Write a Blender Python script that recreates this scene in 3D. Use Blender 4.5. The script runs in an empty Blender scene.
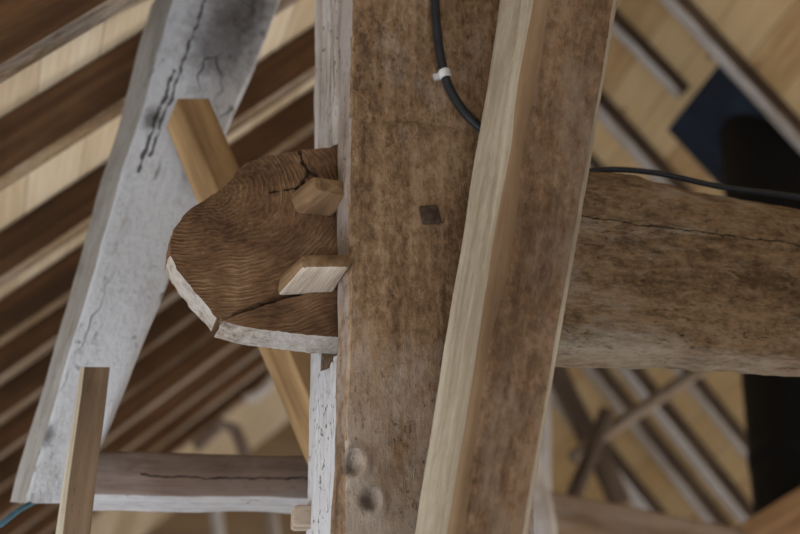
import bpy, bmesh, math, random
from mathutils import Vector, Matrix, noise

scene = bpy.context.scene
C = scene.collection
random.seed(7)

# ------------------------------------------------------------------ camera
W, H, F = 800, 534, 1700.0
YAW, PITCH, DIST = math.radians(14), math.radians(25), 3.2
FWD = Vector((math.sin(YAW)*math.cos(PITCH), math.cos(YAW)*math.cos(PITCH), math.sin(PITCH)))
RGT = Vector((math.cos(YAW), -math.sin(YAW), 0))
UPV = RGT.cross(FWD)
CAM = Vector((0, 0, 3.0)) - FWD*DIST

def ray(px, py):
    return FWD + RGT*((px-W/2)/F) + UPV*((H/2-py)/F)
def atY(px, py, Y):                       # point of a vertical plane y = Y of the building
    d = ray(px, py); return CAM + d*((Y-CAM.y)/d.y)
def atX(px, py, X):
    d = ray(px, py); return CAM + d*((X-CAM.x)/d.x)
def atD(px, py, t):
    return CAM + ray(px, py)*t

cd = bpy.data.cameras.new('camera'); cam = bpy.data.objects.new('camera', cd); C.objects.link(cam)
cam.matrix_world = Matrix((( RGT.x, UPV.x, -FWD.x, CAM.x), (RGT.y, UPV.y, -FWD.y, CAM.y),
                           (RGT.z, UPV.z, -FWD.z, CAM.z), (0, 0, 0, 1)))
cd.sensor_width = 36; cd.lens = F/W*36
cd.clip_start = 0.05
cd.dof.use_dof = True; cd.dof.focus_distance = 3.12; cd.dof.aperture_fstop = 2.6
scene.camera = cam

# roof planes: left z = ZL + SL*x ; right z = ZR - SR*x
SL, SR = 0.93, 1.12
p = atD(70, 120, 4.6); ZL = p.z - SL*p.x
p = atD(700, 100, 7.5); ZR = p.z + SR*p.x
RIDX = (ZR-ZL)/(SL+SR); RIDZ = ZL + SL*RIDX
def on_left(px, py):
    d = ray(px, py); t = (ZL + SL*CAM.x - CAM.z)/(d.z - SL*d.x); return CAM + d*t
def on_right(px, py):
    d = ray(px, py); t = (ZR - SR*CAM.x - CAM.z)/(d.z + SR*d.x); return CAM + d*t
print('RIDGE', RIDX, RIDZ, 'ZL', ZL, 'ZR', ZR, 'CAM', CAM)
DL = Vector((1, 0, SL)).normalized(); NL = Vector((SL, 0, -1)).normalized()
DR = Vector((1, 0, -SR)).normalized(); NR = Vector((-SR, 0, -1)).normalized()
GABLE = 8.2

# ------------------------------------------------------------------ materials
def lin(c):
    r = []
    for v in c:
        v /= 255.0
        r.append(v/12.92 if v <= .04045 else ((v+.055)/1.055)**2.4)
    return (r[0], r[1], r[2], 1)

class NT:
    def __init__(s, name):
        s.m = bpy.data.materials.new(name); s.m.use_nodes = True
        s.t = s.m.node_tree; s.b = s.t.nodes['Principled BSDF']
    def n(s, typ, **kw):
        nd = s.t.nodes.new(typ)
        for k, v in kw.items(): setattr(nd, k, v)
        return nd
    def l(s, a, b): s.t.links.new(a, b)
    def math(s, op, a, b=None, clamp=False):
        nd = s.n('ShaderNodeMath', operation=op, use_clamp=clamp)
        for i, v in enumerate((a, b)):
            if v is None: continue
            if isinstance(v, (int, float)): nd.inputs[i].default_value = v
            else: s.l(v, nd.inputs[i])
        return nd.outputs[0]
    def noise(s, vec, scale, detail=4, rough=.55, dist=0):
        nd = s.n('ShaderNodeTexNoise'); s.l(vec, nd.inputs['Vector'])
        nd.inputs['Scale'].default_value = scale; nd.inputs['Detail'].default_value = detail
        nd.inputs['Roughness'].default_value = rough; nd.inputs['Distortion'].default_value = dist
        return nd.outputs['Fac']
    def scale(s, vec, v):
        nd = s.n('ShaderNodeVectorMath', operation='MULTIPLY'); s.l(vec, nd.inputs[0]); nd.inputs[1].default_value = v
        return nd.outputs[0]
    def ramp(s, fac, stops):
        nd = s.n('ShaderNodeValToRGB'); s.l(fac, nd.inputs[0])
        e = nd.color_ramp.elements
        while len(e) < len(stops): e.new(.5)
        for el, (p_, c_) in zip(e, stops): el.position = p_; el.color = c_
        return nd.outputs[0]
    def step(s, fac, a, b):
        nd = s.n('ShaderNodeMapRange', clamp=True); s.l(fac, nd.inputs[0])
        nd.inputs[1].default_value = a; nd.inputs[2].default_value = b
        return nd.outputs[0]
    def mix(s, fac, a, b, mode='MIX'):
        nd = s.n('ShaderNodeMix', data_type='RGBA', blend_type=mode)
        if isinstance(fac, (int, float)): nd.inputs[0].default_value = fac
        else: s.l(fac, nd.inputs[0])
        for i, v in ((6, a), (7, b)):
            if isinstance(v, tuple): nd.inputs[i].default_value = v
            else: s.l(v, nd.inputs[i])
        return nd.outputs[2]
    def coord(s, rnd=True):
        tc = s.n('ShaderNodeTexCoord'); v = tc.outputs['Object']
        s.raw = v
        if rnd:
            oi = s.n('ShaderNodeObjectInfo')
            ad = s.n('ShaderNodeVectorMath', operation='MULTIPLY_ADD')
            s.l(oi.outputs['Random'], ad.inputs[0]); ad.inputs[1].default_value = (7.3, 4.1, 11.7); s.l(v, ad.inputs[2])
            return ad.outputs[0]
        return v
    def sep(s, v):
        nd = s.n('ShaderNodeSeparateXYZ'); s.l(v, nd.inputs[0]); return nd.outputs
    def bump(s, h, strength, dist=.01):
        nd = s.n('ShaderNodeBump'); nd.inputs['Strength'].default_value = strength; nd.inputs['Distance'].default_value = dist
        s.l(h, nd.inputs['Height']); s.l(nd.outputs[0], s.b.inputs['Normal'])

def wood(name, dark, mid, light, gs=40, stretch=.05, wash=None, wash_amt=.5, wash_scale=5, pits=.5,
         bump=.5, rough=.85, cracks=(), stains=None, across=None, wash_stretch=.35, veins=0.0, mottle=0.0, edge=None, crackcol=(34, 25, 19)):
    """weathered timber: grain along local Z"""
    k = NT(name); v = k.coord()
    vg = k.scale(v, (1, 1, stretch))
    g1 = k.noise(vg, gs, 6, .62, .6)
    g2 = k.noise(vg, gs*4, 3, .6)
    big = k.noise(k.scale(v, (1, 1, .4)), 6, 4, .6)
    f = k.math('ADD', k.math('MULTIPLY', g1, .55), k.math('MULTIPLY', big, .45))
    mot = None
    if mottle:
        mot = k.noise(k.scale(v, (1, 1, .6)), 62, 8, .78)
        f = k.math('ADD', k.math('MULTIPLY', f, 1-mottle), k.math('MULTIPLY', mot, mottle))
    col = k.ramp(f, [(.385+.04*bool(mottle), lin(dark)), (.5, lin(mid)), (.61-.04*bool(mottle), lin(light))])
    fib = k.step(g2, .3, .75)
    col = k.mix(k.math('MULTIPLY', fib, .30), col, k.mix(.5, lin(light), lin(mid)))
    hgt = k.math('ADD', k.math('MULTIPLY', g1, .6), k.math('MULTIPLY', g2, .35))
    if mot is not None: hgt = k.math('ADD', hgt, k.math('MULTIPLY', mot, 1.1))
    XX = k.sep(k.raw)
    if wash:
        w1 = k.noise(k.scale(v, (1, 1, wash_stretch)), wash_scale, 6, .65)
        w2 = k.noise(k.scale(v, (1, 1, .3)), wash_scale*9, 4, .7)
        wf = k.math('ADD', k.math('MULTIPLY', w1, .65), k.math('MULTIPLY', w2, .35))
        if edge:                              # limewash worn off beyond a wavering line: (axis, full, none)
            eg = k.math('SUBTRACT', 1, k.step(XX[edge[0]], *edge[1:])) if edge[1] < edge[2] else k.step(XX[edge[0]], edge[2], edge[1])
            wf = k.math('ADD', wf, k.math('MULTIPLY', k.math('SUBTRACT', eg, .5), .24))
        wm = k.step(wf, .62-.34*wash_amt-.06, .62-.34*wash_amt+.12)
        wm = k.math('MULTIPLY', wm, min(1, .55+.5*wash_amt))
        col = k.mix(wm, col, lin(wash))
    if pits:
        pn = k.noise(k.scale(v, (1, 1, .45)), gs*5.5, 4, .6)
        pm = k.math('MULTIPLY', k.step(pn, .6, .72), k.step(k.noise(v, 9, 3), .4, .62))
        col = k.mix(k.math('MULTIPLY', pm, pits), col, lin(tuple(c*.42 for c in dark)))
        hgt = k.math('SUBTRACT', hgt, k.math('MULTIPLY', pm, .8))
    if veins:
        vo = k.n('ShaderNodeTexVoronoi', feature='DISTANCE_TO_EDGE')
        wob = k.n('ShaderNodeTexNoise'); k.l(v, wob.inputs['Vector']); wob.inputs['Scale'].default_value = 9
        va = k.n('ShaderNodeVectorMath', operation='MULTIPLY_ADD'); k.l(wob.outputs['Color'], va.inputs[0])
        va.inputs[1].default_value = (.12, .12, .12); k.l(k.scale(v, (1, 1, .22)), va.inputs[2])
        k.l(va.outputs[0], vo.inputs['Vector']); vo.inputs['Scale'].default_value = 7
        vm = k.math('SUBTRACT', 1, k.step(vo.outputs['Distance'], .004, .022))
        gate = k.step(k.noise(v, 5, 2), .48, .6)
        vm = k.math('MULTIPLY', vm, k.math('MULTIPLY', gate, veins))
        col = k.mix(vm, col, lin((38, 30, 26)))
        hgt = k.math('SUBTRACT', hgt, vm)
    X = k.sep(k.raw)
    for (ci, a, slope, z0, z1, w) in cracks:
        wig = k.math('MULTIPLY', k.math('SUBTRACT', k.noise(k.scale(k.raw, (0, 0, 1)), 14, 4, .6), .5), .035)
        t = k.math('SUBTRACT', X[ci], k.math('MULTIPLY', X[2], slope))
        t = k.math('ABSOLUTE', k.math('ADD', k.math('SUBTRACT', t, a), wig))
        wv = k.math('MULTIPLY', k.step(k.noise(k.scale(k.raw, (0, 0, 1)), 31, 3), .3, .6), w)
        m = k.math('LESS_THAN', t, wv)
        m = k.math('MULTIPLY', m, k.math('MULTIPLY', k.math('GREATER_THAN', X[2], z0), k.math('LESS_THAN', X[2], z1)))
        col = k.mix(k.math('MULTIPLY', m, .85), col, lin((34, 25, 19)))
        hgt = k.math('SUBTRACT', hgt, m)
    if stains:                                # dark blotches of their own shape: (x, z, radius)
        for (sx, sz, r) in stains:
            dx = k.math('SUBTRACT', X[0], sx); dz = k.math('MULTIPLY', k.math('SUBTRACT', X[2], sz), .6)
            dd = k.math('SQRT', k.math('ADD', k.math('MULTIPLY', dx, dx), k.math('MULTIPLY', dz, dz)))
            dd = k.math('ADD', dd, k.math('MULTIPLY', k.math('SUBTRACT', k.noise(k.raw, 3/max(r, .05)+8, 5, .7), .5), r*1.1))
            m = k.math('SUBTRACT', 1, k.step(dd, r*.3, r))
            col = k.mix(k.math('MULTIPLY', m, .72), col, lin((62, 52, 46)))
    k.l(col, k.b.inputs['Base Color'])
    k.b.inputs['Roughness'].default_value = rough
    k.b.inputs['Specular IOR Level'].default_value = .25
    k.bump(hgt, bump, .012)
    return k.m

def boards(name, c1, c2, c3, width, across, along, groove=.012):
    """sawn softwood boarding: `across` is the local axis the boards are laid side by side along"""
    k = NT(name); v = k.coord(False); X = k.sep(v)
    u = k.math('DIVIDE', X[across], width)
    idx = k.math('FLOOR', u); fr = k.math('FRACT', u)
    wn = k.n('ShaderNodeTexWhiteNoise', noise_dimensions='1D'); k.l(idx, wn.inputs['W'])
    cmb = k.n('ShaderNodeCombineXYZ'); k.l(k.math('MULTIPLY', wn.outputs['Value'], 9), cmb.inputs[0])
    k.l(k.math('MULTIPLY', X[across], 14), cmb.inputs[1]); k.l(k.math('MULTIPLY', X[along], .9), cmb.inputs[2])
    g = k.noise(cmb.outputs[0], 2.2, 5, .6, 1.2)
    f = k.math('ADD', k.math('MULTIPLY', g, .7), k.math('MULTIPLY', wn.outputs['Value'], .3))
    col = k.ramp(f, [(.28, lin(c1)), (.5, lin(c2)), (.72, lin(c3))])
    cm2 = k.n('ShaderNodeCombineXYZ'); k.l(X[across], cm2.inputs[0]); k.l(X[along], cm2.inputs[1])
    vo = k.n('ShaderNodeTexVoronoi'); k.l(k.scale(cm2.outputs[0], (5, 3.2, 1)), vo.inputs['Vector']); vo.inputs['Scale'].default_value = 1
    kn = k.math('SUBTRACT', 1, k.step(vo.outputs['Distance'], .03, .10))
    col = k.mix(k.math('MULTIPLY', kn, .75), col, lin((104, 66, 34)))
    gr = k.math('MULTIPLY', k.math('LESS_THAN', fr, groove/width), 1)
    col = k.mix(k.math('MULTIPLY', gr, .42), col, lin((74, 54, 34)))
    k.l(col, k.b.inputs['Base Color']); k.b.inputs['Roughness'].default_value = .7
    k.bump(k.math('SUBTRACT', k.math('MULTIPLY', g, .2), gr), .5, .01)
    return k.m

def plain(name, c, rough=.6, metal=0, var=.15, scale=30):
    k = NT(name); v = k.coord()
    n_ = k.noise(v, scale, 4)
    col = k.ramp(n_, [(.3, lin(tuple(x*(1-var) for x in c))), (.7, lin(tuple(min(255, x*(1+var)) for x in c)))])
    k.l(col, k.b.inputs['Base Color']); k.b.inputs['Roughness'].default_value = rough; k.b.inputs['Metallic'].default_value = metal; k.b.inputs['Specular IOR Level'].default_value = .2
    return k.m

# ------------------------------------------------------------------ mesh helpers
def frame(axis):
    z = axis.normalized()
    ref = Vector((1, 0, 0)) if abs(z.z) > .5 else Vector((0, 0, 1))
    x = (ref - z*ref.dot(z)).normalized(); y = z.cross(x)
    return Matrix(((x.x, y.x, z.x, 0), (x.y, y.y, z.y, 0), (x.z, y.z, z.z, 0), (0, 0, 0, 1)))

def link(name, me, mats, parent=None, mw=None):
    o = bpy.data.objects.new(name, me); C.objects.link(o)
    for m in mats: me.materials.append(m)
    if mw is not None: o.matrix_world = mw
    if parent is not None:
        o.parent = parent
        if mw is not None: o.matrix_basis = parent.matrix_world.inverted() @ mw
    return o

def tag(o, label=None, cat=None, group=None, kind=None):
    if label: o['label'] = label
    if cat: o['category'] = cat
    if group: o['group'] = group
    if kind: o['kind'] = kind
    return o

def section(c, bev, k):
    """c: corner points (any count); bev: bevel length per corner; k: divisions per side"""
    n = len(c); out = []
    if not isinstance(bev, (list, tuple)): bev = [bev]*n
    cuts = []
    for i in range(n):
        P, A, B = c[i], c[i-1], c[(i+1) % n]
        la, lb = (A-P).length, (B-P).length
        b0 = min(bev[i], la*.48); b1 = min(bev[i], lb*.48)
        cuts.append((P+(A-P)*(b0/la), P, P+(B-P)*(b1/lb)))
    for i in range(n):
        a, P, b = cuts[i]
        for s in (0, .25, .5, .75, 1):
            out.append(a*(1-s)**2 + P*(2*s*(1-s)) + b*s**2)
        nx = cuts[(i+1) % n][0]
        for j in range(1, k):
            out.append(b.lerp(nx, j/k))
    return out

def loft(name, rings, mats, parent=None, amp=0.0, freq=6, disp=None, matfn=None, idxfn=None, sharp=50):
    c0 = sum(rings[0], Vector())/len(rings[0]); c1 = sum(rings[-1], Vector())/len(rings[-1])
    M = frame(c1-c0); M.translation = c0; Mi = M.inverted()
    bm = bmesh.new(); vs = []
    sd = Vector((random.random()*50, random.random()*50, 3))
    for r in rings:
        row = []
        cc = sum(r, Vector())/len(r)
        for q in r:
            q = q.copy()
            if amp:
                q += noise.noise_vector(q*freq+sd)*amp + noise.noise_vector(q*freq*3.1+sd)*amp*.4
            if disp: q = disp(q, cc)
            row.append(bm.verts.new(Mi @ q))
        vs.append(row)
    n = len(vs[0]); side = []
    for a, b in zip(vs, vs[1:]):
        for i in range(n):
            side.append(bm.faces.new((a[i], a[(i+1) % n], b[(i+1) % n], b[i])))
    bm.faces.new(list(reversed(vs[0]))); bm.faces.new(vs[-1])
    bmesh.ops.recalc_face_normals(bm, faces=bm.faces)
    if idxfn:
        for n_, f in enumerate(side): f.material_index = idxfn(n_ % n, n_//n)
    if matfn:
        R = M.to_3x3()
        for f in bm.faces:
            f.material_index = matfn((R @ f.normal), M @ f.calc_center_median())
    me = bpy.data.meshes.new(name); bm.to_mesh(me); bm.free()
    for pl in me.polygons: pl.use_smooth = True
    me.set_sharp_from_angle(angle=math.radians(sharp))
    if not isinstance(mats, (list, tuple)): mats = [mats]
    return link(name, me, mats, parent, M)

def timber(name, A, B, mats, n=24, bev=.012, k=5, bow=None, t0=0, t1=1, wane=0.0, **kw):
    rings = []
    ph = random.random()*20
    for i in range(n+1):
        s = t0+(t1-t0)*i/n
        c = [a.lerp(b, s) for a, b in zip(A, B)]
        if bow: c = [q + bow(s) for q in c]
        bv = bev if isinstance(bev, (list, tuple)) else [bev]*len(c)
        if wane:
            bv = [b*(1+wane*noise.noise(Vector((s*6+ph, j*3.1, ph)))) for j, b in enumerate(bv)]
        rings.append(section(c, bv, k))
    return loft(name, rings, mats, **kw)

def box4(x0, x1, y0, y1, z):
    return [Vector((x0, y0, z)), Vector((x1, y0, z)), Vector((x1, y1, z)), Vector((x0, y1, z))]

def tube(name, pts, r, mat, parent=None, seg=10, sub=8, taper=None, amp=0):
    P = []
    for i in range(len(pts)-1):
        a = pts[max(i-1, 0)]; b = pts[i]; c = pts[i+1]; d = pts[min(i+2, len(pts)-1)]
        for j in range(sub):
            t = j/sub
            P.append(.5*((2*b)+(c-a)*t+(2*a-5*b+4*c-d)*t*t+(3*b-a-3*c+d)*t**3))
    P.append(pts[-1].copy())
    rings = []; up = None
    for i, q in enumerate(P):
        tg = (P[min(i+1, len(P)-1)]-P[max(i-1, 0)]).normalized()
        if up is None: up = tg.orthogonal().normalized()
        up = (up-tg*up.dot(tg)).normalized(); sd = tg.cross(up)
        rr = r if taper is None else r*(1+(taper-1)*i/(len(P)-1))
        rings.append([q+(up*math.cos(2*math.pi*j/seg)+sd*math.sin(2*math.pi*j/seg))*rr for j in range(seg)])
    return loft(name, rings, mat, parent, amp=amp, sharp=60)

def slab(name, pts, thick, mats, parent=None, matfn=None):
    """prism over an n-gon, extruded by vector thick"""
    bm = bmesh.new()
    o = sum(pts, Vector())/len(pts)
    a = [bm.verts.new(q-o) for q in pts]; b = [bm.verts.new(q-o+thick) for q in pts]
    n = len(a)
    bm.faces.new(a); bm.faces.new(list(reversed(b)))
    for i in range(n): bm.faces.new((a[i], b[i], b[(i+1) % n], a[(i+1) % n]))
    bmesh.ops.recalc_face_normals(bm, faces=bm.faces)
    if matfn:
        for f in bm.faces: f.material_index = matfn(f.normal, f.calc_center_median()+o)
    me = bpy.data.meshes.new(name); bm.to_mesh(me); bm.free()
    return link(name, me, mats if isinstance(mats, (list, tuple)) else [mats], parent, Matrix.Translation(o))

# ------------------------------------------------------------------ materials used
XL = atX(350, 60, 0).x if False else atY(349, 250, 0).x           # left edge of the post's front face
M_chamf = wood('worn oak arris', (96, 72, 52), (144, 116, 90), (178, 152, 124), gs=24, stretch=.1, wash=(184, 176, 174), wash_amt=.45, wash_scale=6, pits=.5, bump=.9, mottle=.5, edge=(2, 3.3, 2.7))
M_wash = wood('limewashed oak', (92, 78, 66), (156, 146, 138), (194, 192, 192), gs=30, stretch=.02, wash=(188, 188, 193), wash_amt=.45, pits=.15, bump=1, wash_stretch=.03, wash_scale=9, edge=(2, 2.6, 3.6))
M_beam = None
M_brace = wood('sawn oak brace', (78, 57, 40), (116, 89, 65), (150, 124, 98), gs=16, stretch=.09, wash=(150, 134, 118), wash_amt=.3, wash_scale=5, pits=.3, bump=.5, mottle=.4)
M_bracel = wood('lit sawn oak', (132, 119, 100), (158, 146, 127), (176, 166, 149), gs=18, stretch=.05, pits=.15, bump=.3, mottle=.2)  # paler copy for left faces: light from the left painted into the colour
M_braceg = wood('golden oak edge', (104, 82, 60), (128, 103, 78), (148, 124, 98), gs=18, stretch=.05, pits=.2, bump=.3)
M_strut = wood('new oak', (100, 74, 46), (140, 110, 74), (172, 144, 106), gs=12, stretch=.06, pits=.1, bump=.25)
M_batten = wood('batten softwood', (76, 60, 46), (110, 90, 70), (136, 114, 92), gs=16, stretch=.05, pits=.2, bump=.3)
M_rafter = wood('stained rafter', (54, 37, 23), (80, 56, 36), (108, 78, 52), gs=18, stretch=.05, pits=.2, bump=.4)
M_rafteru = wood('lit rafter underside', (72, 54, 38), (122, 98, 72), (160, 138, 110), gs=14, stretch=.06, wash=(168, 160, 152), wash_amt=.35, wash_scale=6, pits=.4, bump=.5, mottle=.3)  # lighter than the rafter sides: light from below put into the colour
M_pole = wood('pale and lit pole', (120, 106, 92), (160, 148, 136), (190, 182, 174), gs=14, stretch=.05, wash=(204, 202, 204), wash_amt=.5, pits=.3, bump=.4)  # pale timbers; on right rafter undersides it paints in light from below
M_sarkL = boards('pale sarking', (176, 152, 116), (204, 184, 150), (220, 206, 178), .19, 1, 0)
M_sarkR = boards('golden sarking', (170, 132, 84), (196, 158, 106), (208, 176, 128), .19, 2, 0)
M_gable = boards('gable boarding', (104, 84, 60), (118, 97, 71), (130, 110, 84), .24, 2, 0)
M_black = plain('black cable sheath', (40, 42, 46), .45)
M_flue = plain('black painted steel', (3, 3, 5), .65, 0, .1)
M_plate = plain('blue black sheet', (32, 42, 57), .6, 0, .2, 6)
M_clip = plain('white cable clip', (196, 196, 198), .4)
M_dark = wood('dark oak', (50, 40, 32), (78, 64, 53), (102, 86, 72), gs=24, stretch=.1, pits=.4, bump=.5)
M_blue = plain('blue rope', (70, 104, 122), .7)
M_floor = plain('concrete', (150, 142, 130), .9, 0, .12, 8)
M_wall = plain('lime plaster', (196, 188, 174), .9, 0, .06, 5)

# tongue face: growth rings in the local x-z plane
def tongue_material():
    k = NT('oak end with growth lines'); v = k.coord(False)
    nz = k.n('ShaderNodeTexNoise'); k.l(v, nz.inputs['Vector']); nz.inputs['Scale'].default_value = 7; nz.inputs['Detail'].default_value = 3
    ad = k.n('ShaderNodeVectorMath', operation='MULTIPLY_ADD'); k.l(nz.outputs['Color'], ad.inputs[0]); ad.inputs[1].default_value = (.06, .0, .06); k.l(v, ad.inputs[2])
    X = k.sep(ad.outputs[0])
    dx = k.math('MULTIPLY', k.math('ADD', X[0], .10), .7); dz = k.math('ADD', X[2], -.15)
    d = k.math('SQRT', k.math('ADD', k.math('MULTIPLY', dx, dx), k.math('MULTIPLY', dz, dz)))
    w = k.math('SINE', k.math('MULTIPLY', d, 900))
    w = k.math('POWER', k.step(w, -1, 1), 3)
    w = k.math('MULTIPLY', w, k.step(k.noise(v, 16, 3), .4, .62))
    big = k.noise(v, 9, 5, .6); ang = k.math('ARCTAN2', dz, dx)
    pc_ = k.n('ShaderNodeCombineXYZ'); k.l(k.math('MULTIPLY', d, 120), pc_.inputs[0]); k.l(k.math('MULTIPLY', ang, 5), pc_.inputs[1])
    fine = k.noise(pc_.outputs[0], 1.6, 5, .7)
    f = k.math('ADD', k.math('ADD', k.math('MULTIPLY', w, .07), k.math('MULTIPLY', big, .5)), k.math('MULTIPLY', fine, .43))
    col = k.ramp(f, [(.38, lin((74, 52, 36))), (.5, lin((112, 84, 60))), (.64, lin((150, 122, 94)))])
    h = k.math('ADD', k.math('MULTIPLY', w, .5), fine)
    o_ = atY(260, 250, YT)
    nx = k.math('MULTIPLY', k.math('SUBTRACT', k.noise(v, 70, 3), .5), .016)
    XR = k.sep(v)
    for path, wd_ in (([(300, 150), (303, 163), (309, 172), (303, 182), (297, 190)], .0042), ([(297, 188), (282, 191), (268, 193)], .0022), ([(309, 172), (316, 176)], .003)):
        Q = [atY(a_, b_, YT)-o_ for a_, b_ in path]
        for q0, q1 in zip(Q, Q[1:]):
            e = Vector((q1.x-q0.x, q1.z-q0.z)); L2 = e.length_squared
            px_ = k.math('SUBTRACT', XR[0], q0.x); pz_ = k.math('SUBTRACT', XR[2], q0.z)
            t = k.math('DIVIDE', k.math('ADD', k.math('MULTIPLY', px_, e.x), k.math('MULTIPLY', pz_, e.y)), L2, True)
            ex = k.math('SUBTRACT', px_, k.math('MULTIPLY', t, e.x)); ez = k.math('SUBTRACT', pz_, k.math('MULTIPLY', t, e.y))
            dd = k.math('ADD', k.math('SQRT', k.math('ADD', k.math('MULTIPLY', ex, ex), k.math('MULTIPLY', ez, ez))), nx)
            m = k.math('SUBTRACT', 1, k.step(dd, wd_*.5, wd_))
            col = k.mix(k.math('MULTIPLY', m, .9), col, lin((30, 21, 15)))
            h = k.math('SUBTRACT', h, m)
    k.l(col, k.b.inputs['Base Color']); k.b.inputs['Roughness'].default_value = .85; k.b.inputs['Specular IOR Level'].default_value = .2
    k.bump(h, .6, .008)
    return k.m
M_bark = wood('pale wane', (110, 88, 68), (176, 160, 144), (200, 192, 184), gs=40, stretch=.5, wash=(204, 198, 194), wash_amt=.42, wash_scale=14, pits=.12, bump=.9, mottle=.4)
M_peg = wood('cleft oak peg', (78, 58, 38), (112, 86, 60), (140, 114, 86), gs=34, stretch=.06, pits=.3, bump=.5)
M_pegpale = wood('cleft oak peg pale and lit side', (140, 120, 100), (176, 160, 144), (196, 184, 172), gs=34, stretch=.06, pits=.3, bump=.5)  # pale stub peg; on the lower wedge's underside, light painted into the colour

# ------------------------------------------------------------------ main post
XLF = atY(350, 150, 0).x                  # front-left corner
d = ray(335, 250); XLS = XLF - .012       # left side face, slightly outside of the chamfer
YC = atX(334, 250, XLS).y                 # where the chamfer meets the left face
YB = atX(309.5, 250, XLS).y               # back of the left face
XRF = atY(528, 300, 0).x
print('post', XLF, XLS, 'chamfer y', YC, 'back', YB, 'right', XRF)
ZTOP = ZL + SL*XLS - .02
knots = [(atY(350, 463, 0), .023, 1), (atY(369, 500, 0), .020, .8)]
zline = atY(400, 120, 0).z
def post_disp(q, cc):
    q = q.copy()
    # hand-hewn undulation
    u = noise.noise(Vector((q.x*5, q.y*5, q.z*2.2))) * .006 + noise.noise(Vector((q.x*17, q.y*17, q.z*9)))*.0035
    dr = Vector((q.x-cc.x, q.y-cc.y, 0)); dr.normalize()
    q += dr*u
    if q.y < .03:
        for (kc, r, a) in knots:
            dd = math.hypot(q.x-kc.x, q.z-kc.z)
            q.y += a*(-.010*math.exp(-((dd-r*1.2)/(r*.45))**2)*(1 if q.x > kc.x-.004 else .35) + .015*math.exp(-(dd/(r*.75))**2))
        q.y += .005*math.exp(-((q.z-zline-.004*math.sin(q.x*30))/.004)**2)
        # worn hollow along the left arris in the lower half
    if q.x < XLS+.03 and q.y > YC-.01:
        q.x += .022*noise.noise(Vector((q.y*26, 3.3, q.z*.4))) + .008*noise.noise(Vector((q.y*80, 9.3, q.z*.8)))
    return q
rings = []
zs = [0, .6, 1.2, 1.8, 2.2] + [2.3+i*.0085 for i in range(165)] + [3.9, ZTOP]
for z in zs:
    wv = .006*noise.noise(Vector((0, 1.7, z*3)))
    c = [Vector((XLF+wv, 0, z)), Vector((XRF, 0, z)), Vector((XRF, YB, z)), Vector((XLS, YB, z)), Vector((XLS+wv*.5, YC, z))]
    rings.append(section(c, [.008, .012, .012, .006, .008], 1))
def dens(c):      # finer section on the front face
    return c
rings = []
for z in zs:
    wv = .006*noise.noise(Vector((0, 1.7, z*3)))+.003*noise.noise(Vector((0, 5.7, z*14)))
    A = Vector((XLF+wv, 0, z)); B = Vector((XRF, 0, z)); Cc = Vector((XRF, YB, z)); D = Vector((XLS, YB, z)); E = Vector((XLS+wv*.5, YC, z))
    r = [A.lerp(E, .12)+Vector((.0015, 0, 0)), A+Vector((.003, .0015, 0))] + [A.lerp(B, (i+.8)/70) for i in range(69)] + [B] + [B.lerp(Cc, i/4) for i in range(1, 4)] + [Cc, Cc.lerp(D, .5), D] + \
        [D.lerp(E, i/36) for i in range(1, 36)] + [E, E.lerp(A, .3), E.lerp(A, .6)]
    rings.append(r)
zgrey = atY(400, 400, 0).z
def post_mat(nm, c):
    if c.y > YC-.004 and nm.x < -.3: return 1
    if c.x < XLF+.001 and c.y < YC+.01: return 2
    return 0
ocx = sum(q.x for q in rings[0])/len(rings[0])
M_post = wood('hewn oak', (98, 73, 52), (150, 120, 90), (184, 156, 126), gs=24, stretch=.1, wash=(198, 184, 172), wash_amt=.4, wash_scale=7, pits=.6, bump=.9, mottle=.5, edge=(2, 2.5, 2.88), wash_stretch=.6, stains=[(kc.x-ocx, kc.z-.002, r_*.95) for kc, r_, a_ in knots])
post = loft('timber_post', rings, [M_post, M_wash, M_chamf], disp=post_disp, matfn=post_mat, sharp=42)
tag(post, 'upright hewn oak post with limewashed left side, carrying the through beam', 'timber post')

# ------------------------------------------------------------------ through beam: body right of the post, tongue left of it
YT = YC + .006                             # front of the tongue
TH = .085
M_tongue = tongue_material()
root = bpy.data.objects.new('tie_beam', None); C.objects.link(root)
root.location = (XRF, .1, atY(560, 360, .02).z); bpy.context.view_layer.update()
tag(root, 'horizontal hewn oak beam whose rounded tongue pokes out left of the upright post', 'beam')
YF = .02
top_px = [(500, 166), (560, 168), (600, 168), (640, 171), (680, 180), (720, 190), (760, 196), (800, 204), (860, 215)]
bot_px = [(500, 338), (560, 345), (600, 347), (640, 348), (680, 347), (720, 350), (760, 352), (800, 355), (860, 358)]
def interp(tab, x):
    if x <= tab[0][0]: return tab[0][1]
    for (a, ya), (b, yb) in zip(tab, tab[1:]):
        if x <= b: return ya+(yb-ya)*(x-a)/(b-a)
    return tab[-1][1]
prof = []
for px in range(500, 861, 4):
    pt = atY(px, interp(top_px, px), YF+.06); pb = atY(px, interp(bot_px, px), YF)
    prof.append((pb.x, pb.z, pt.z))
xe, zb, zt = prof[-1]
rings = []
pts = [q for q in prof if q[0] > XRF-.002]
pts.insert(0, (XRF-.001, pts[0][1], pts[0][2]))
x = pts[-1][0]
while x < 4.0:
    x += .2; pts.append((x, zb, zt))
for (x, z0, z1) in pts:
    z0 += .004*noise.noise(Vector((x*8, 0, 2))); z1 += .008*noise.noise(Vector((x*7, 0, 9)))
    c = [Vector((x, YF, z0)), Vector((x, YF+.115, z0-.004)), Vector((x, YF+.17, z0+.06)), Vector((x, YF+.17, z1-.03)), Vector((x, YF+.06, z1)), Vector((x, YF-.004, z1-.07))]
    rings.append(section(c, [.012, .02, .03, .03, .05, .06], 7))
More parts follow.
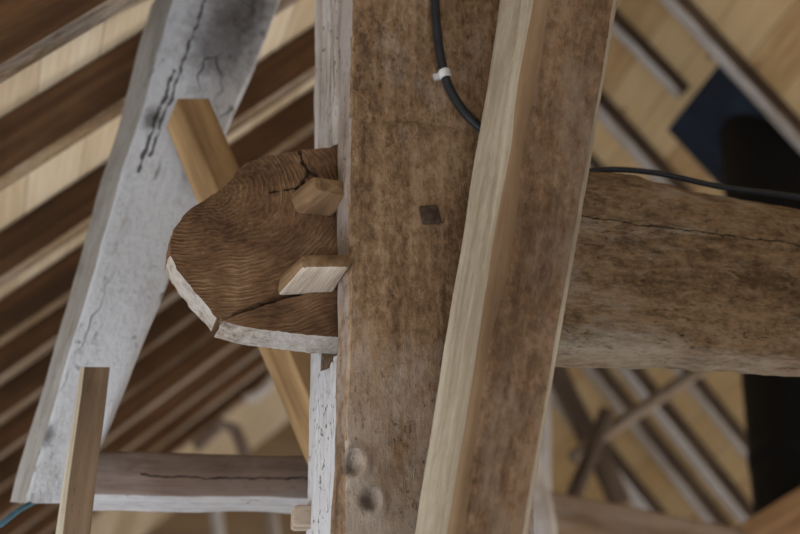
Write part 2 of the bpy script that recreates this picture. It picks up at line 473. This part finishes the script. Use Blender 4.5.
M_beamc = wood('hewn beam oak checked', (82, 62, 42), (132, 106, 76), (164, 136, 104), gs=26, stretch=.22, wash=(192, 180, 164), wash_amt=.5, wash_scale=8, pits=.6, bump=1.0, mottle=.5,
               edge=(0, -.235, -.15), cracks=[(0, .085, -.02, .05, .9, .0022)])
def beam_disp(q, cc):
    dr = q-cc; dr.x = 0; dr.normalize()
    return q + dr*(.004*noise.noise(q*9)+.0035*noise.noise(q*28))
zb_low = pts[0][1]
beam = loft('beam_body', rings, [M_beamc], root, disp=beam_disp,
            sharp=60)

def tongue_piece(bm, outline, yf, yb, low):
    """closed outline in pixels on the tongue's front plane -> prism with subdivided, roughened rim"""
    P = []
    n = len(outline)
    for i in range(n):
        a = outline[i]; b = outline[(i+1) % n]
        m = max(1, int(math.hypot(b[0]-a[0], b[1]-a[1])/4))
        for j in range(m):
            P.append((a[0]+(b[0]-a[0])*j/m, a[1]+(b[1]-a[1])*j/m))
    W0 = [atY(x_, y_, yf) for x_, y_ in P]
    cen = sum(W0, Vector())/len(W0)
    rows = []
    depth = [0, .25, .5, .75, 1]
    for s in depth:
        row = []
        for q in W0:
            r = q.copy(); r.y = yf+(yb-yf)*s
            dr = Vector((r.x-cen.x, 0, r.z-cen.z)); dr.normalize()
            r += dr*(.003*noise.noise(Vector((r.x*40, r.y*40, r.z*40))) + .0025*noise.noise(r*90))
            if s == 0: r -= dr*.0025
            row.append(bm.verts.new(r))
        rows.append(row)
    m = len(W0)
    fs = []
    def wane(i):
        q0 = P[i]; q1 = P[(i+1) % m]
        return low and (q1[0] < q0[0] and q0[1] > 319.5) or (not low and q0[1] >= 256 and q1[1] > q0[1] and q0[0] < 220)
    for a, b in zip(rows, rows[1:]):
        for i in range(m):
            f = bm.faces.new((a[i], a[(i+1) % m], b[(i+1) % m], b[i])); f.material_index = 1 if (wane(i)) else 0; fs.append(f)
    f1 = bm.faces.new(rows[0]); f1.material_index = 0
    f2 = bm.faces.new(rows[-1]); f2.material_index = 0
up_out = [(345, 146), (320, 147), (303, 149), (285, 152), (262, 156), (246, 162), (237, 168), (232, 178), (222, 187), (208, 196), (197, 203),
          (184, 213), (175, 226), (170, 241), (169, 256), (176, 270), (188, 286), (203, 304), (216, 319), (232, 314), (252, 306), (275, 298), (300, 291), (345, 285)]
lo_out = [(221, 321), (236, 315), (256, 307.5), (278, 299.5), (303, 293), (345, 288), (345, 338), (320, 337), (290, 334), (260, 330), (238, 326)]
bm = bmesh.new()
tongue_piece(bm, up_out, YT, YT+.062, False); tongue_piece(bm, lo_out, YT-.006, YT+TH-.01, True)
# stub of the tenon inside the mortise
bmesh.ops.recalc_face_normals(bm, faces=bm.faces)
oT = atY(260, 250, YT)
for v_ in bm.verts: v_.co -= oT
tri = [f for f in bm.faces if len(f.verts) > 4]
bmesh.ops.triangulate(bm, faces=tri)
me = bpy.data.meshes.new('tongue'); bm.to_mesh(me); bm.free()
me.polygons.foreach_set('use_smooth', [True]*len(me.polygons)); me.set_sharp_from_angle(angle=math.radians(40))
tg = link('tenon_tongue', me, [M_tongue, M_bark], root, Matrix.Translation(oT))
tg['label'] = 'rounded tongue end with growth lines, pale wane and a long split'
# shake near the top right corner of the tongue: a short open crack, cut as thin dark wedges in the face
# mortise through the post
zt_m = atY(334, 147, YT).z + .004; zb_m = atY(334, 352, YT).z - .008
cut = bmesh.new(); bmesh.ops.create_cube(cut, size=1)
for v_ in cut.verts:
    v_.co = Vector((XLS+.07+v_.co.x*.25, YT+TH/2-.003+v_.co.y*(TH+.012), (zt_m+zb_m)/2+v_.co.z*(zt_m-zb_m+.002)))
mc = bpy.data.meshes.new('cut'); cut.to_mesh(mc); cut.free()
co = bpy.data.objects.new('cut', mc); C.objects.link(co)
md = post.modifiers.new('b', 'BOOLEAN'); md.object = co; md.operation = 'DIFFERENCE'; md.solver = 'EXACT'
dg = bpy.context.evaluated_depsgraph_get()
me2 = bpy.data.meshes.new_from_object(post.evaluated_get(dg), depsgraph=dg)
post.modifiers.clear(); post.data = me2
bpy.data.objects.remove(co)

# ------------------------------------------------------------------ keys (wedges) driven through the tongue
def key(base, end, ybase, yend, label):
    A = [atY(x_, y_, ybase) for x_, y_ in base]; B = [atY(x_, y_, yend) for x_, y_ in end]
    rings = []
    for i in range(9):
        s = i/8
        rings.append(section([a.lerp(b, s) for a, b in zip(A, B)], [.011]*4, 4))
    rings.append([q.lerp(sum(rings[-1], Vector())/len(rings[-1]), .12)-Vector((0, .003, 0)) for q in rings[-1]])
    o = loft('wedge', rings, [M_peg, M_pegpale], amp=.0015, freq=25, matfn=lambda nm, c: 1 if (nm.z < -.6 and nm.y > -.85) else 0, sharp=35)
    return o
# corners: lower-left, lower-right, upper-right, upper-left
w = key([(296, 213), (334, 216), (334, 190), (290, 192)], [(314, 191), (354, 199), (355, 184), (311, 176)], YT-.001, YT-.055, '')
tag(w, 'upper of the two oak wedges, short brown block driven through the tongue', 'wedge', 'wedges in the tongue')
w.data.materials[1] = M_peg
w = key([(277, 295), (334, 293), (334, 270), (281, 272)], [(302, 269), (350, 268), (354, 255), (301, 255)], YT-.001, YT-.085, '')
tag(w, 'lower of the two oak wedges, pale sided block above the split in the tongue', 'wedge', 'wedges in the tongue')

# peg head in the post's front
pc = atY(430, 215, 0)
rings = []
for y_, s in ((.03, .019), (-.003, .019), (-.0055, .016)):
    ca, sa = math.cos(.18), math.sin(.18)
    c = [Vector((pc.x+(sx*ca-sz*sa)*s, y_, pc.z+(sx*sa+sz*ca)*s)) for sx, sz in ((-1, -1), (1, -1), (1, 1), (-1, 1))]
    rings.append(section(c, .006, 3))
o = loft('wooden_peg', rings, M_dark, amp=.001, freq=40)
tag(o, 'small dark square peg head in the middle of the upright post', 'peg')
# peg sticking out of the post low on the left
rings = []
yp = YB-.05
for (pxa, s) in ((318, 1), (296, 1), (292.5, .86)):
    q = atY(pxa, 518, yp); r = .021*s
    rings.append(section([Vector((q.x, yp-r, q.z-r)), Vector((q.x, yp+r, q.z-r)), Vector((q.x, yp+r, q.z+r)), Vector((q.x, yp-r, q.z+r))], .006, 3))
o = loft('wooden_peg', rings, M_pegpale, amp=.001, freq=40)
tag(o, 'pale stub of a square peg sticking out left of the upright post', 'peg')

# ------------------------------------------------------------------ cables
pp = [(433, -40), (435, 0), (437, 30), (441, 58), (447, 82), (458, 103), (473, 121), (492, 135), (515, 146)]
cb = tube('cable', [atY(x_, y_, -.012) for x_, y_ in pp], .0092, M_black)
tag(cb, 'black cable bending down the front of the upright post', 'cable')
a = atY(442.5, 77, -.012); b = atY(449.5, 74, -.012)
q0 = atY(442.2, 66, -.012); q1 = atY(447.5, 82, -.012)
mid = (q0+q1)/2; dirv = (q1-q0).normalized()
rings = []
side = dirv.cross(Vector((0, -1, 0))).normalized()
for s_ in (-.012, -.009, .009, .012):
    rr = .0125 if abs(s_) < .011 else .0105
    rings.append([mid+dirv*s_*.75+(side*math.cos(t)+Vector((0, -1, 0))*math.sin(t))*rr for t in [2*math.pi*i/16 for i in range(16)]])
clip = loft('cable_clip', rings, M_clip, cb, sharp=40)
# small nailed tab of the clip
slabp = mid - side*.0 
slab('clip_tab', [mid+side*sx*.021+dirv*sz*.006+Vector((0, .004, 0)) for sx, sz in ((-.4, -1), (1.0, -1), (1.0, 1), (-.4, 1))], Vector((0, .008, 0)), M_clip, clip)
bp = [(540, 176), (585, 172), (610, 170), (640, 171.5), (670, 176), (700, 183), (730, 189), (765, 193), (800, 198), (850, 206)]
o = tube('cable', [atY(x_, y_-.5, YF+.07) for x_, y_ in bp], .0062, M_black)
tag(o, 'thin black cable lying along the top of the horizontal beam', 'cable')

# ------------------------------------------------------------------ sawn brace in front of the post
def line_timber(name, lines, mats, ext0, ext1, n=30, **kw):
    """lines: ((px,py,Y),(px,py,Y)) per corner; ends extended by fractions"""
    A = [atY(*l[0]) for l in lines]; B = [atY(*l[1]) for l in lines]
    return timber(name, A, B, mats, n=n, t0=-ext0, t1=1+ext1, **kw)
yb_, yf_ = -.125, -.33
L = [((414, 534, yb_), (500, 0, yb_)), ((450, 534, yf_), (537, 0, yf_)), ((526, 534, yf_+.02), (618, 0, yf_+.02)), ((526, 534, yb_), (616, 0, yb_))]
zA = atY(414, 534, yb_).z; zB = atY(500, 0, yb_).z
ext = zA/(zB-zA)
def brace_idx(i, j):                       # 12 points per corner and side: back-left, front-left, front-right, back-right
    if i < 12+0: return 1
    if i < 12+4: return 2
    if 25 <= i < 28: return 1
    return 0
o = line_timber('raking_brace', L, [M_brace, M_bracel, M_braceg], ext-.003, .28, n=120, bev=[.006, .024, .014, .01], k=8, wane=.5,
                amp=.003, freq=5, idxfn=brace_idx, sharp=60)
tag(o, 'broad leaning sawn oak brace with pale left edge, in front of the upright post', 'brace')

# ------------------------------------------------------------------ limewashed raking strut and its rail, behind the post
y0, y1 = .74, .88
A = [(18, 490, y0), (100, 490, y0), (100, 490, y1), (8, 490, y1)]
L = [((24, 503, y0), (173, 0, y0)), ((78, 503, y0), (280, 0, y0)), ((78, 503, y1+.02), (280, 0, y1+.02)), ((9, 503, y1), (153, 0, y1))]
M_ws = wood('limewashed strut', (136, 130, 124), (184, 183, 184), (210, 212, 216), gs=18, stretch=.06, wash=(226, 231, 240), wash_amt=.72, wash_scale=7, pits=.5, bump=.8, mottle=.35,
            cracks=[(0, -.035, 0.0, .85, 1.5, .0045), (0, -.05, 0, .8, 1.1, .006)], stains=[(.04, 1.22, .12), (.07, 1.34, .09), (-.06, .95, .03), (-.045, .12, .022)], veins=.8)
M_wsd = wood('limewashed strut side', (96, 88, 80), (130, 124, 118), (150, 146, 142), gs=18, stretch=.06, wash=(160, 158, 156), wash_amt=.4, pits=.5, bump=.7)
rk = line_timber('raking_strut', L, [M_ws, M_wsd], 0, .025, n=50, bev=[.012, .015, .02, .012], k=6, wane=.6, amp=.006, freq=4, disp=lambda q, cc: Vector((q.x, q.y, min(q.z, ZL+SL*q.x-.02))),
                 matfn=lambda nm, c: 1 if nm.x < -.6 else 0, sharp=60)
tag(rk, 'wide limewashed timber leaning upward to the right, cracked and stained near its top', 'strut')

# rail under it
pa = atY(14, 500, y0); zt_ = atY(200, 470, y0).z; zb2 = atY(200, 497, y0).z
zt_b = atY(200, 455, y1+.02).z
x0 = atY(14, 490, y0).x; x1 = atY(440, 480, y0).x
z_lo = atY(200, 489, y0).z; z_hi = atY(200, 451, y0).z
xr0 = atY(93, 480, y0).x
A = [Vector((xr0, y0+.01, atY(100, 495, y0).z)), Vector((xr0, y0+.13, atY(100, 495, y0).z)), Vector((xr0, y0+.13, atY(100, 450, y0).z)), Vector((xr0, y0+.01, atY(100, 450, y0).z))]
B = [Vector((x1, q.y, (atY(440, 500, y0) if i_ < 2 else atY(440, 455, y0)).z)) for i_, q in enumerate(A)]
M_rail = wood('grey brown rail', (84, 68, 58), (118, 100, 90), (142, 126, 118), gs=18, stretch=.05, wash=(140, 134, 132), wash_amt=.3, pits=.3, bump=.4, cracks=[(0, -.005, 0, .1, 1.4, .003)])
rail = timber('tie_rail', A, B, [M_rail, M_wash], n=40, bev=.012, k=4, amp=.004, freq=5, wane=.5,
              matfn=lambda nm, c: 1 if nm.z < -.6 else 0, sharp=60)
tag(rail, 'grey brown horizontal rail under the limewashed timber, pale along its underside', 'rail')
# new oak strut
ys = .56
L = [((166, 128, ys+.13), (306, 463, ys+.13)), ((177, 99, ys), (318, 418, ys)), ((208, 99, ys), (349, 418, ys)), ((208, 99, ys+.13), (340, 418, ys+.13))]
o = line_timber('oak_strut', L, [M_strut, M_strut], 0, .12, n=30, bev=.006, k=4, amp=.002, freq=6)
tag(o, 'golden new oak strut running down behind the rounded tongue to the post', 'strut')

# small batten in the lower left
yb2 = .46
L = [((55, 534, yb2+.05), (80, 368, yb2+.05)), ((62, 534, yb2), (84, 367, yb2)), ((90, 534, yb2), (110, 367, yb2)), ((90, 534, yb2+.05), (108, 367, yb2+.05))]
zA = atY(62, 534, yb2).z; zB = atY(84, 367, yb2).z
o = line_timber('batten', L, [M_batten, M_bracel], zA/(zB-zA)-.002, 0, n=50, bev=.004, k=3, amp=.0015, freq=6, matfn=lambda nm, c: 1 if nm.x < -.6 else 0)
tag(o, 'short brown batten standing in front of the limewashed timber, sawn off at its top', 'batten')

# blue rope at the lower left corner
o = tube('rope', [atY(-30, 545, .7), atY(0, 525, .7), atY(18, 511, .72), atY(34, 502, .75)], .006, M_blue)
tag(o, 'thin blue rope rising from the lower left corner to the rail', 'rope')

# ------------------------------------------------------------------ roof
def roof(name, d, n, S, Z, sgn, mat, x_out):
    if sgn > 0: xa, xb = x_out, RIDX
    else: xa, xb = RIDX, x_out
    za = Z + sgn*S*xa; zb_ = Z + sgn*S*xb
    Y0, Y1 = -4.5, GABLE
    bm = bmesh.new()
    ax = Vector((xb-xa, 0, zb_-za)); ln = ax.length
    # local: x along slope, y along ridge
    R = Matrix(((ax.x/ln, 0, -n.x), (0, 1, 0), (ax.z/ln, 0, -n.z))).to_4x4()
    R.translation = Vector((xa, Y0, za))
    bmesh.ops.create_cube(bm, size=1)
    for v_ in bm.verts:
        v_.co = Vector(((v_.co.x+.5)*ln, (v_.co.y+.5)*(Y1-Y0), (v_.co.z+.5)*.025))
    me = bpy.data.meshes.new(name); bm.to_mesh(me); bm.free()
    o = link(name, me, [mat], None, R); tag(o, kind='structure'); return o
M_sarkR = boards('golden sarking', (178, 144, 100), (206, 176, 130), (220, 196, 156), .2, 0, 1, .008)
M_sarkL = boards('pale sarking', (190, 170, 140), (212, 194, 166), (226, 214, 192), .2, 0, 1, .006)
XO_L, XO_R = -2.6, 7.2
roof('ceiling_left', DL, NL, SL, ZL, 1, M_sarkL, XO_L)
roof('ceiling_right', DR, NR, SR, ZR, -1, M_sarkR, XO_R)
# gable wall
zl = ZL+SL*XO_L; zr = ZR-SR*XO_R
g = slab('wall_back', [Vector((XO_L, GABLE, 0)), Vector((XO_R, GABLE, 0)), Vector((XO_R, GABLE, max(zr, .3))), Vector((RIDX, GABLE, RIDZ)), Vector((XO_L, GABLE, zl))], Vector((0, .1, 0)), M_gable)
tag(g, kind='structure')

def rafter(Y, w, h, label, left=True, xa=None, xb=None, mats=None, skew=(0, 0)):
    mats = mats or [M_rafter, M_rafteru]
    if left:
        xa = -2.5 if xa is None else xa; xb = RIDX-.12 if xb is None else xb
        P = lambda x_: Vector((x_, 0, ZL+SL*x_)); n = NL
    else:
        xa = RIDX+.12 if xa is None else xa; xb = XO_R-.2 if xb is None else xb
        P = lambda x_: Vector((x_, 0, ZR-SR*x_)); n = NR
    yv = Vector((0, 1, 0))
    mk = lambda x_: [P(x_)+yv*Y+n*h, P(x_)+yv*(Y+w)+n*h, P(x_)+yv*(Y+w)+n*.002, P(x_)+yv*Y+n*.002]
    A = [q+yv*skew[1]*(xa-skew[0]) for q in mk(xa)]; B = [q+yv*skew[1]*(xb-skew[0]) for q in mk(xb)]
    bow_a = random.uniform(-.012, .012)
    o = timber('rafter', A, B, mats, n=40, bev=[.012, .015, .002, .002], k=3, wane=.8, bow=lambda s: yv*bow_a*math.sin(s*5)-n*0,
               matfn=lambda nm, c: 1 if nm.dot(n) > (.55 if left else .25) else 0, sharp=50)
    tag(o, label, 'rafter', 'rafters under the left roof slope' if left else 'pole rafters under the right roof slope')
    return o
# left rafters: pixel (at the frame's left edge x=0 or extended there) of the top edge where front face meets the boards
left_top = [(0, 0, .10, .135, 'dark rafter crossing the very top left corner of the frame'),
            (0, 117, .095, .135, 'dark rafter left of the limewashed timber, second from the top left corner'),
            (0, 230, .09, .12, 'dark rafter third from the top left corner, pale boards above it'),
            (0, 298, .09, .11, 'dark rafter fourth from the top left corner, close under the third'),
            (0, 342, .09, .10, 'dark rafter fifth from the top left corner beside the limewashed timber'),
            (0, 385, .09, .10, 'dark rafter sixth from the top left corner beside the limewashed timber'),
            (0, 424, .07, .10, 'rafter meeting the foot of the limewashed timber from the left'),
            (0, 458, .09, .10, 'rafter seen above the rail, nearest right of the limewashed timber foot'),
            (0, 490, .09, .10, 'rafter seen below the rounded tongue, second above the rail'),
            (0, 518, .09, .10, 'far rafter below the rounded tongue, third above the rail'),
            (0, 541, .09, .10, 'far rafter below the rounded tongue, fourth above the rail'),
            (0, 562, .09, .10, 'farthest rafter, ending above the rail beside the golden oak strut')]
for (px, py, w_, h_, lb) in left_top:
    q = on_left(px, py)
    o = rafter(q.y, w_, h_, lb, xb=None)
# right pole rafters: pixel on the roof plane of the near lower edge
def on_right_pt(px, py): return on_right(px, py)
right = [(713, 25, 790, 104, .07, .075, 'pole rafter crossing the top right corner above the dark sheet', False),
         (620, 12, 690, 86, .06, .07, 'short pole rafter ending just above the dark sheet', True),
         (604, 90, 680, 177, .08, .08, 'pole rafter between the leaning brace and the dark sheet', False),
         (590, 150, 616, 180, .07, .07, 'pole rafter just above the beam beside the leaning brace', False),
         (707, 387, 741, 424, .07, .075, 'pole rafter under the beam, nearest the black flue', False),
         (667, 396, 749, 502, .09, .085, 'pole rafter under the beam, second from the black flue', False),
         (606, 370, 726, 513, .09, .085, 'pole rafter under the beam, third from the black flue', False),
         (603, 438, 654, 502, .09, .085, 'pole rafter under the beam, running down below the foot of the thin lath', False),
         (562, 381, 592, 420, .09, .08, 'pole rafter under the beam, nearest the leaning brace', False)]
sk = []
for r in right:
    a_, b_ = on_right(r[0], r[1]), on_right(r[2], r[3]); sk.append((b_.y-a_.y)/(b_.x-a_.x))
SKU = sum(sk[:4])/4; SKD = sum(sk[5:9])/4
print('skews', sk)
for i_, (u0, v0, u1, v1, w_, h_, lb, stop) in enumerate(right):
    a_, b_ = on_right(u0, v0), on_right(u1, v1); m_ = (a_+b_)/2
    print('R', a_, b_)
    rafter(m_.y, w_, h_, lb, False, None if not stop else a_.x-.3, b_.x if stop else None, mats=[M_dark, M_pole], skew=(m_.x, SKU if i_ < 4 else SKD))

# dark sheet on the right slope and the flue through it
c1, c2 = on_right(667, 123), on_right(738, 52)
xa_, xb_ = (c1.x+c2.x)/2, (c1.x+c2.x)/2+1.5
ya_, yb3 = c2.y, c1.y
print('plate', c1, c2)
P = lambda x_, y_: Vector((x_, y_, ZR-SR*x_)) + NR*.012
o = slab('roof_sheet', [P(xa_, ya_), P(xb_, ya_), P(xb_, yb3), P(xa_, yb3)], NR*.012, M_plate)
tag(o, 'dark blue rectangular sheet fixed flat to the boarded right slope', 'sheet')

R_ = .30
ctr_y = (ya_+yb3)/2
# axis placed so that its left limb falls left of the frame's right edge
best = None
for i in range(400):
    x_ = xa_ + i*.005
    # left limb pixel at mid height
    z_ = ZR-SR*x_-.3
    v = Vector((x_, ctr_y, z_))-CAM
    lat = v.dot(RGT) - R_
    dep = v.dot(FWD)
    px = 400+F*lat/dep; py = 267-F*v.dot(UPV)/dep
    if best is None or abs(px-(727+(py-190)*.07)) < best[0]: best = (abs(px-(727+(py-190)*.07)), x_)
fx = best[1]
print('flue', fx, ctr_y)
rings = []
for z in [1.2, 1.21]+[1.2+.2*i for i in range(1, 13)]:
    rings.append([Vector((fx+R_*math.cos(t), ctr_y+R_*math.sin(t), z)) for t in [2*math.pi*i/48 for i in range(48)]])
rings.append([Vector((fx+R_*math.cos(t), ctr_y+R_*math.sin(t), ZR-SR*(fx+R_*math.cos(t))-.035)) for t in [2*math.pi*i/48 for i in range(48)]])
root2 = bpy.data.objects.new('flue_pipe', None); C.objects.link(root2); root2.location = (fx, ctr_y, 0); bpy.context.view_layer.update()
tag(root2, 'wide black flue pipe rising behind the beam to the dark sheet in the right slope', 'flue')
pipe = loft('pipe', rings, M_flue, root2, sharp=40)
for zc in (atY(760, 425, ctr_y-R_).z,):
    rr = R_+.006
    rings = [[Vector((fx+r*math.cos(t), ctr_y+r*math.sin(t), z)) for t in [2*math.pi*i/48 for i in range(48)]] for z, r in ((zc-.04, R_-.001), (zc-.03, rr), (zc+.03, rr), (zc+.04, R_-.001))]
    loft('joint_band', rings, M_flue, root2, sharp=40)
# foot of the flue
rings = [[Vector((fx+r*math.cos(t), ctr_y+r*math.sin(t), z)) for t in [2*math.pi*i/32 for i in range(32)]] for z, r in ((0, .45), (.9, .45), (1.2, R_))]
loft('stove_base', rings, M_flue, root2, sharp=40)

# ------------------------------------------------------------------ timbers under the beam at the right
yl = 2.5
zc = atY(660, 508, yl)
ta, tb = atY(530, 485, yl), atY(800, 538, yl)
def cor(q, h): return [q+Vector((0, 0, -h)), q+Vector((0, .16, -h)), q+Vector((0, .16, 0)), q]
A, B = cor(ta, .22), cor(tb, .22)
low = timber('cross_beam', A, B, M_pole if False else wood('brown cross beam', (92, 72, 54), (128, 104, 82), (152, 130, 108), gs=16, stretch=.06, wash=(156, 148, 140), wash_amt=.3, pits=.4, bump=.5),
             n=40, bev=.03, k=4, amp=.006, freq=4, wane=.5, t0=-.6, t1=2.0)
tag(low, 'brown cross beam low on the right behind the leaning brace', 'beam')
# short brace standing on it at the right edge
a0, a1 = atY(742, 523, yl-.02), atY(800, 487, yl-.02)
dv = (a1-a0)
lower = Vector((.10, 0, -.16))
A = [a0+lower, a0+lower+Vector((0, .12, 0)), a0+Vector((0, .12, 0)), a0]
B = [q+dv for q in A]
o = timber('knee_brace', A, B, M_sarkL if False else wood('tan brace', (112, 86, 60), (146, 114, 80), (170, 138, 102), gs=14, stretch=.06, pits=.2, bump=.3), n=20, bev=.01, k=3, amp=.003, freq=5, t1=1.7)
tag(o, 'tan brace rising to the right from the cross beam in front of the black flue', 'brace')
# whitish curved timber beside the leaning brace
o = tube('curved_post', [atY(520, 440, 2.3), atY(529, 480, 2.3), atY(536, 510, 2.3), atY(543, 560, 2.3), atY(556, 640, 2.3), Vector((atY(556, 640, 2.3).x, 2.3, 0))], .058, M_pole, seg=14, amp=.006, sub=2)
tag(o, 'pale rounded timber low beside the leaning brace, in front of the cross beam', 'post')
# lath and sticks
o = tube('lath', [atY(572, 458, 4), atY(600, 437, 4), atY(640, 410, 4), atY(680, 383, 4), atY(720, 358, 4)], .032, wood('thin grey lath', (84, 70, 58), (112, 96, 82), (132, 118, 104), gs=14, stretch=.06, bump=.4), seg=8, amp=.004)
tag(o, 'thin grey lath slanting up to the right under the beam, across the pole rafters', 'lath')
o = tube('stick', [atY(572, 500, 3.9), atY(590, 456, 3.9), atY(607, 412, 3.9)], .035, M_dark, seg=8, amp=.004)
tag(o, 'short dark stick crossing the foot of the thin lath', 'stick')
o = tube('leaning_pole', [atY(546, 352, 5.2), atY(585, 430, 5.2), atY(622, 505, 5.2)], .06, M_dark, seg=10, amp=.006)
tag(o, 'dark pole leaning steeply beside the brace under the beam', 'pole')
o = tube('thin_post', [atY(541, 380, 5.6), atY(541, 450, 5.6), atY(542, 520, 5.6), atY(543, 600, 5.6), Vector((atY(543, 600, 5.6).x, 5.6, 0))], .05, M_pole, seg=10, amp=.004, sub=1)
tag(o, 'thin grey upright pole close right of the leaning brace', 'pole')

# far odds and ends before the gable at the left
o = tube('crooked_timber', [atY(196, 446, 5.6), atY(222, 424, 5.6), atY(236, 430, 5.6), atY(246, 456, 5.6)], .035, M_rail, seg=8, sub=1, amp=.008)
tag(o, 'dark crooked piece of timber just above the rail, in front of the far boards', 'timber')
o = tube('thin_post', [atY(245, 400, 5.8), atY(262, 392, 5.8), atY(275, 376, 5.8)], .03, M_pole, seg=8)
tag(o, 'short grey stick slanting before the far boards', 'stick')
for px, lb in ((217, 'left one of two grey sticks seen below the horizontal rail'), (272, 'right one of two grey sticks seen below the horizontal rail')):
    o = tube('thin_post', [atY(px-2, 490, 6.0), atY(px, 520, 6.0), atY(px+5, 560, 6.0), Vector((atY(px+6, 600, 6.0).x, 6.0, 0))], .035, M_pole, seg=8, amp=.004, sub=1)
    tag(o, lb, 'stick', 'grey sticks below the rail')

# ------------------------------------------------------------------ floor and side walls (out of frame)
fl = slab('floor', [Vector((XO_L-.2, -4.5, 0)), Vector((XO_R+.2, -4.5, 0)), Vector((XO_R+.2, GABLE+.1, 0)), Vector((XO_L-.2, GABLE+.1, 0))], Vector((0, 0, -.1)), M_floor)
tag(fl, kind='structure')

# ------------------------------------------------------------------ light
def area(name, loc, target, sx, sy, power, col):
    ld = bpy.data.lights.new(name, 'AREA'); ld.shape = 'RECTANGLE'; ld.size = sx; ld.size_y = sy; ld.energy = power; ld.color = col
    o = bpy.data.objects.new(name, ld); C.objects.link(o); o.location = loc
    o.rotation_euler = (Vector(target)-Vector(loc)).to_track_quat('-Z', 'Y').to_euler(); return o
area('window_daylight_left', (-2.45, .2, 1.0), (0, .8, 3.2), 3.5, 1.4, 72, (.88, .94, 1.0))
area('door_daylight_right', (6.5, 1.0, 1.1), (0, 2.2, 4.5), 4, 2.0, 190, (1.0, .98, .95))
area('fill_light_back', (5.8, 3.6, .7), (2.2, 4.4, 5.2), 3.0, 1.6, 165, (1.0, .97, .93))  # added fill, no door there: brightens the right slope and gable
area('fill_light_front', (0.5, -4.2, 1.2), (0.3, 2, 3.5), 3.5, 2.2, 46, (.98, .98, 1.0))  # added fill behind the camera, no door there: brightens front faces
wd = bpy.data.worlds.new('world'); scene.world = wd; wd.use_nodes = True
bg = wd.node_tree.nodes['Background']; bg.inputs[0].default_value = (.85, .92, 1, 1); bg.inputs[1].default_value = .16

vs_ = scene.view_settings
vs_.view_transform = 'Standard'; vs_.look = 'None'; vs_.gamma = 1; vs_.use_curve_mapping = False
vs_.exposure = 0.52
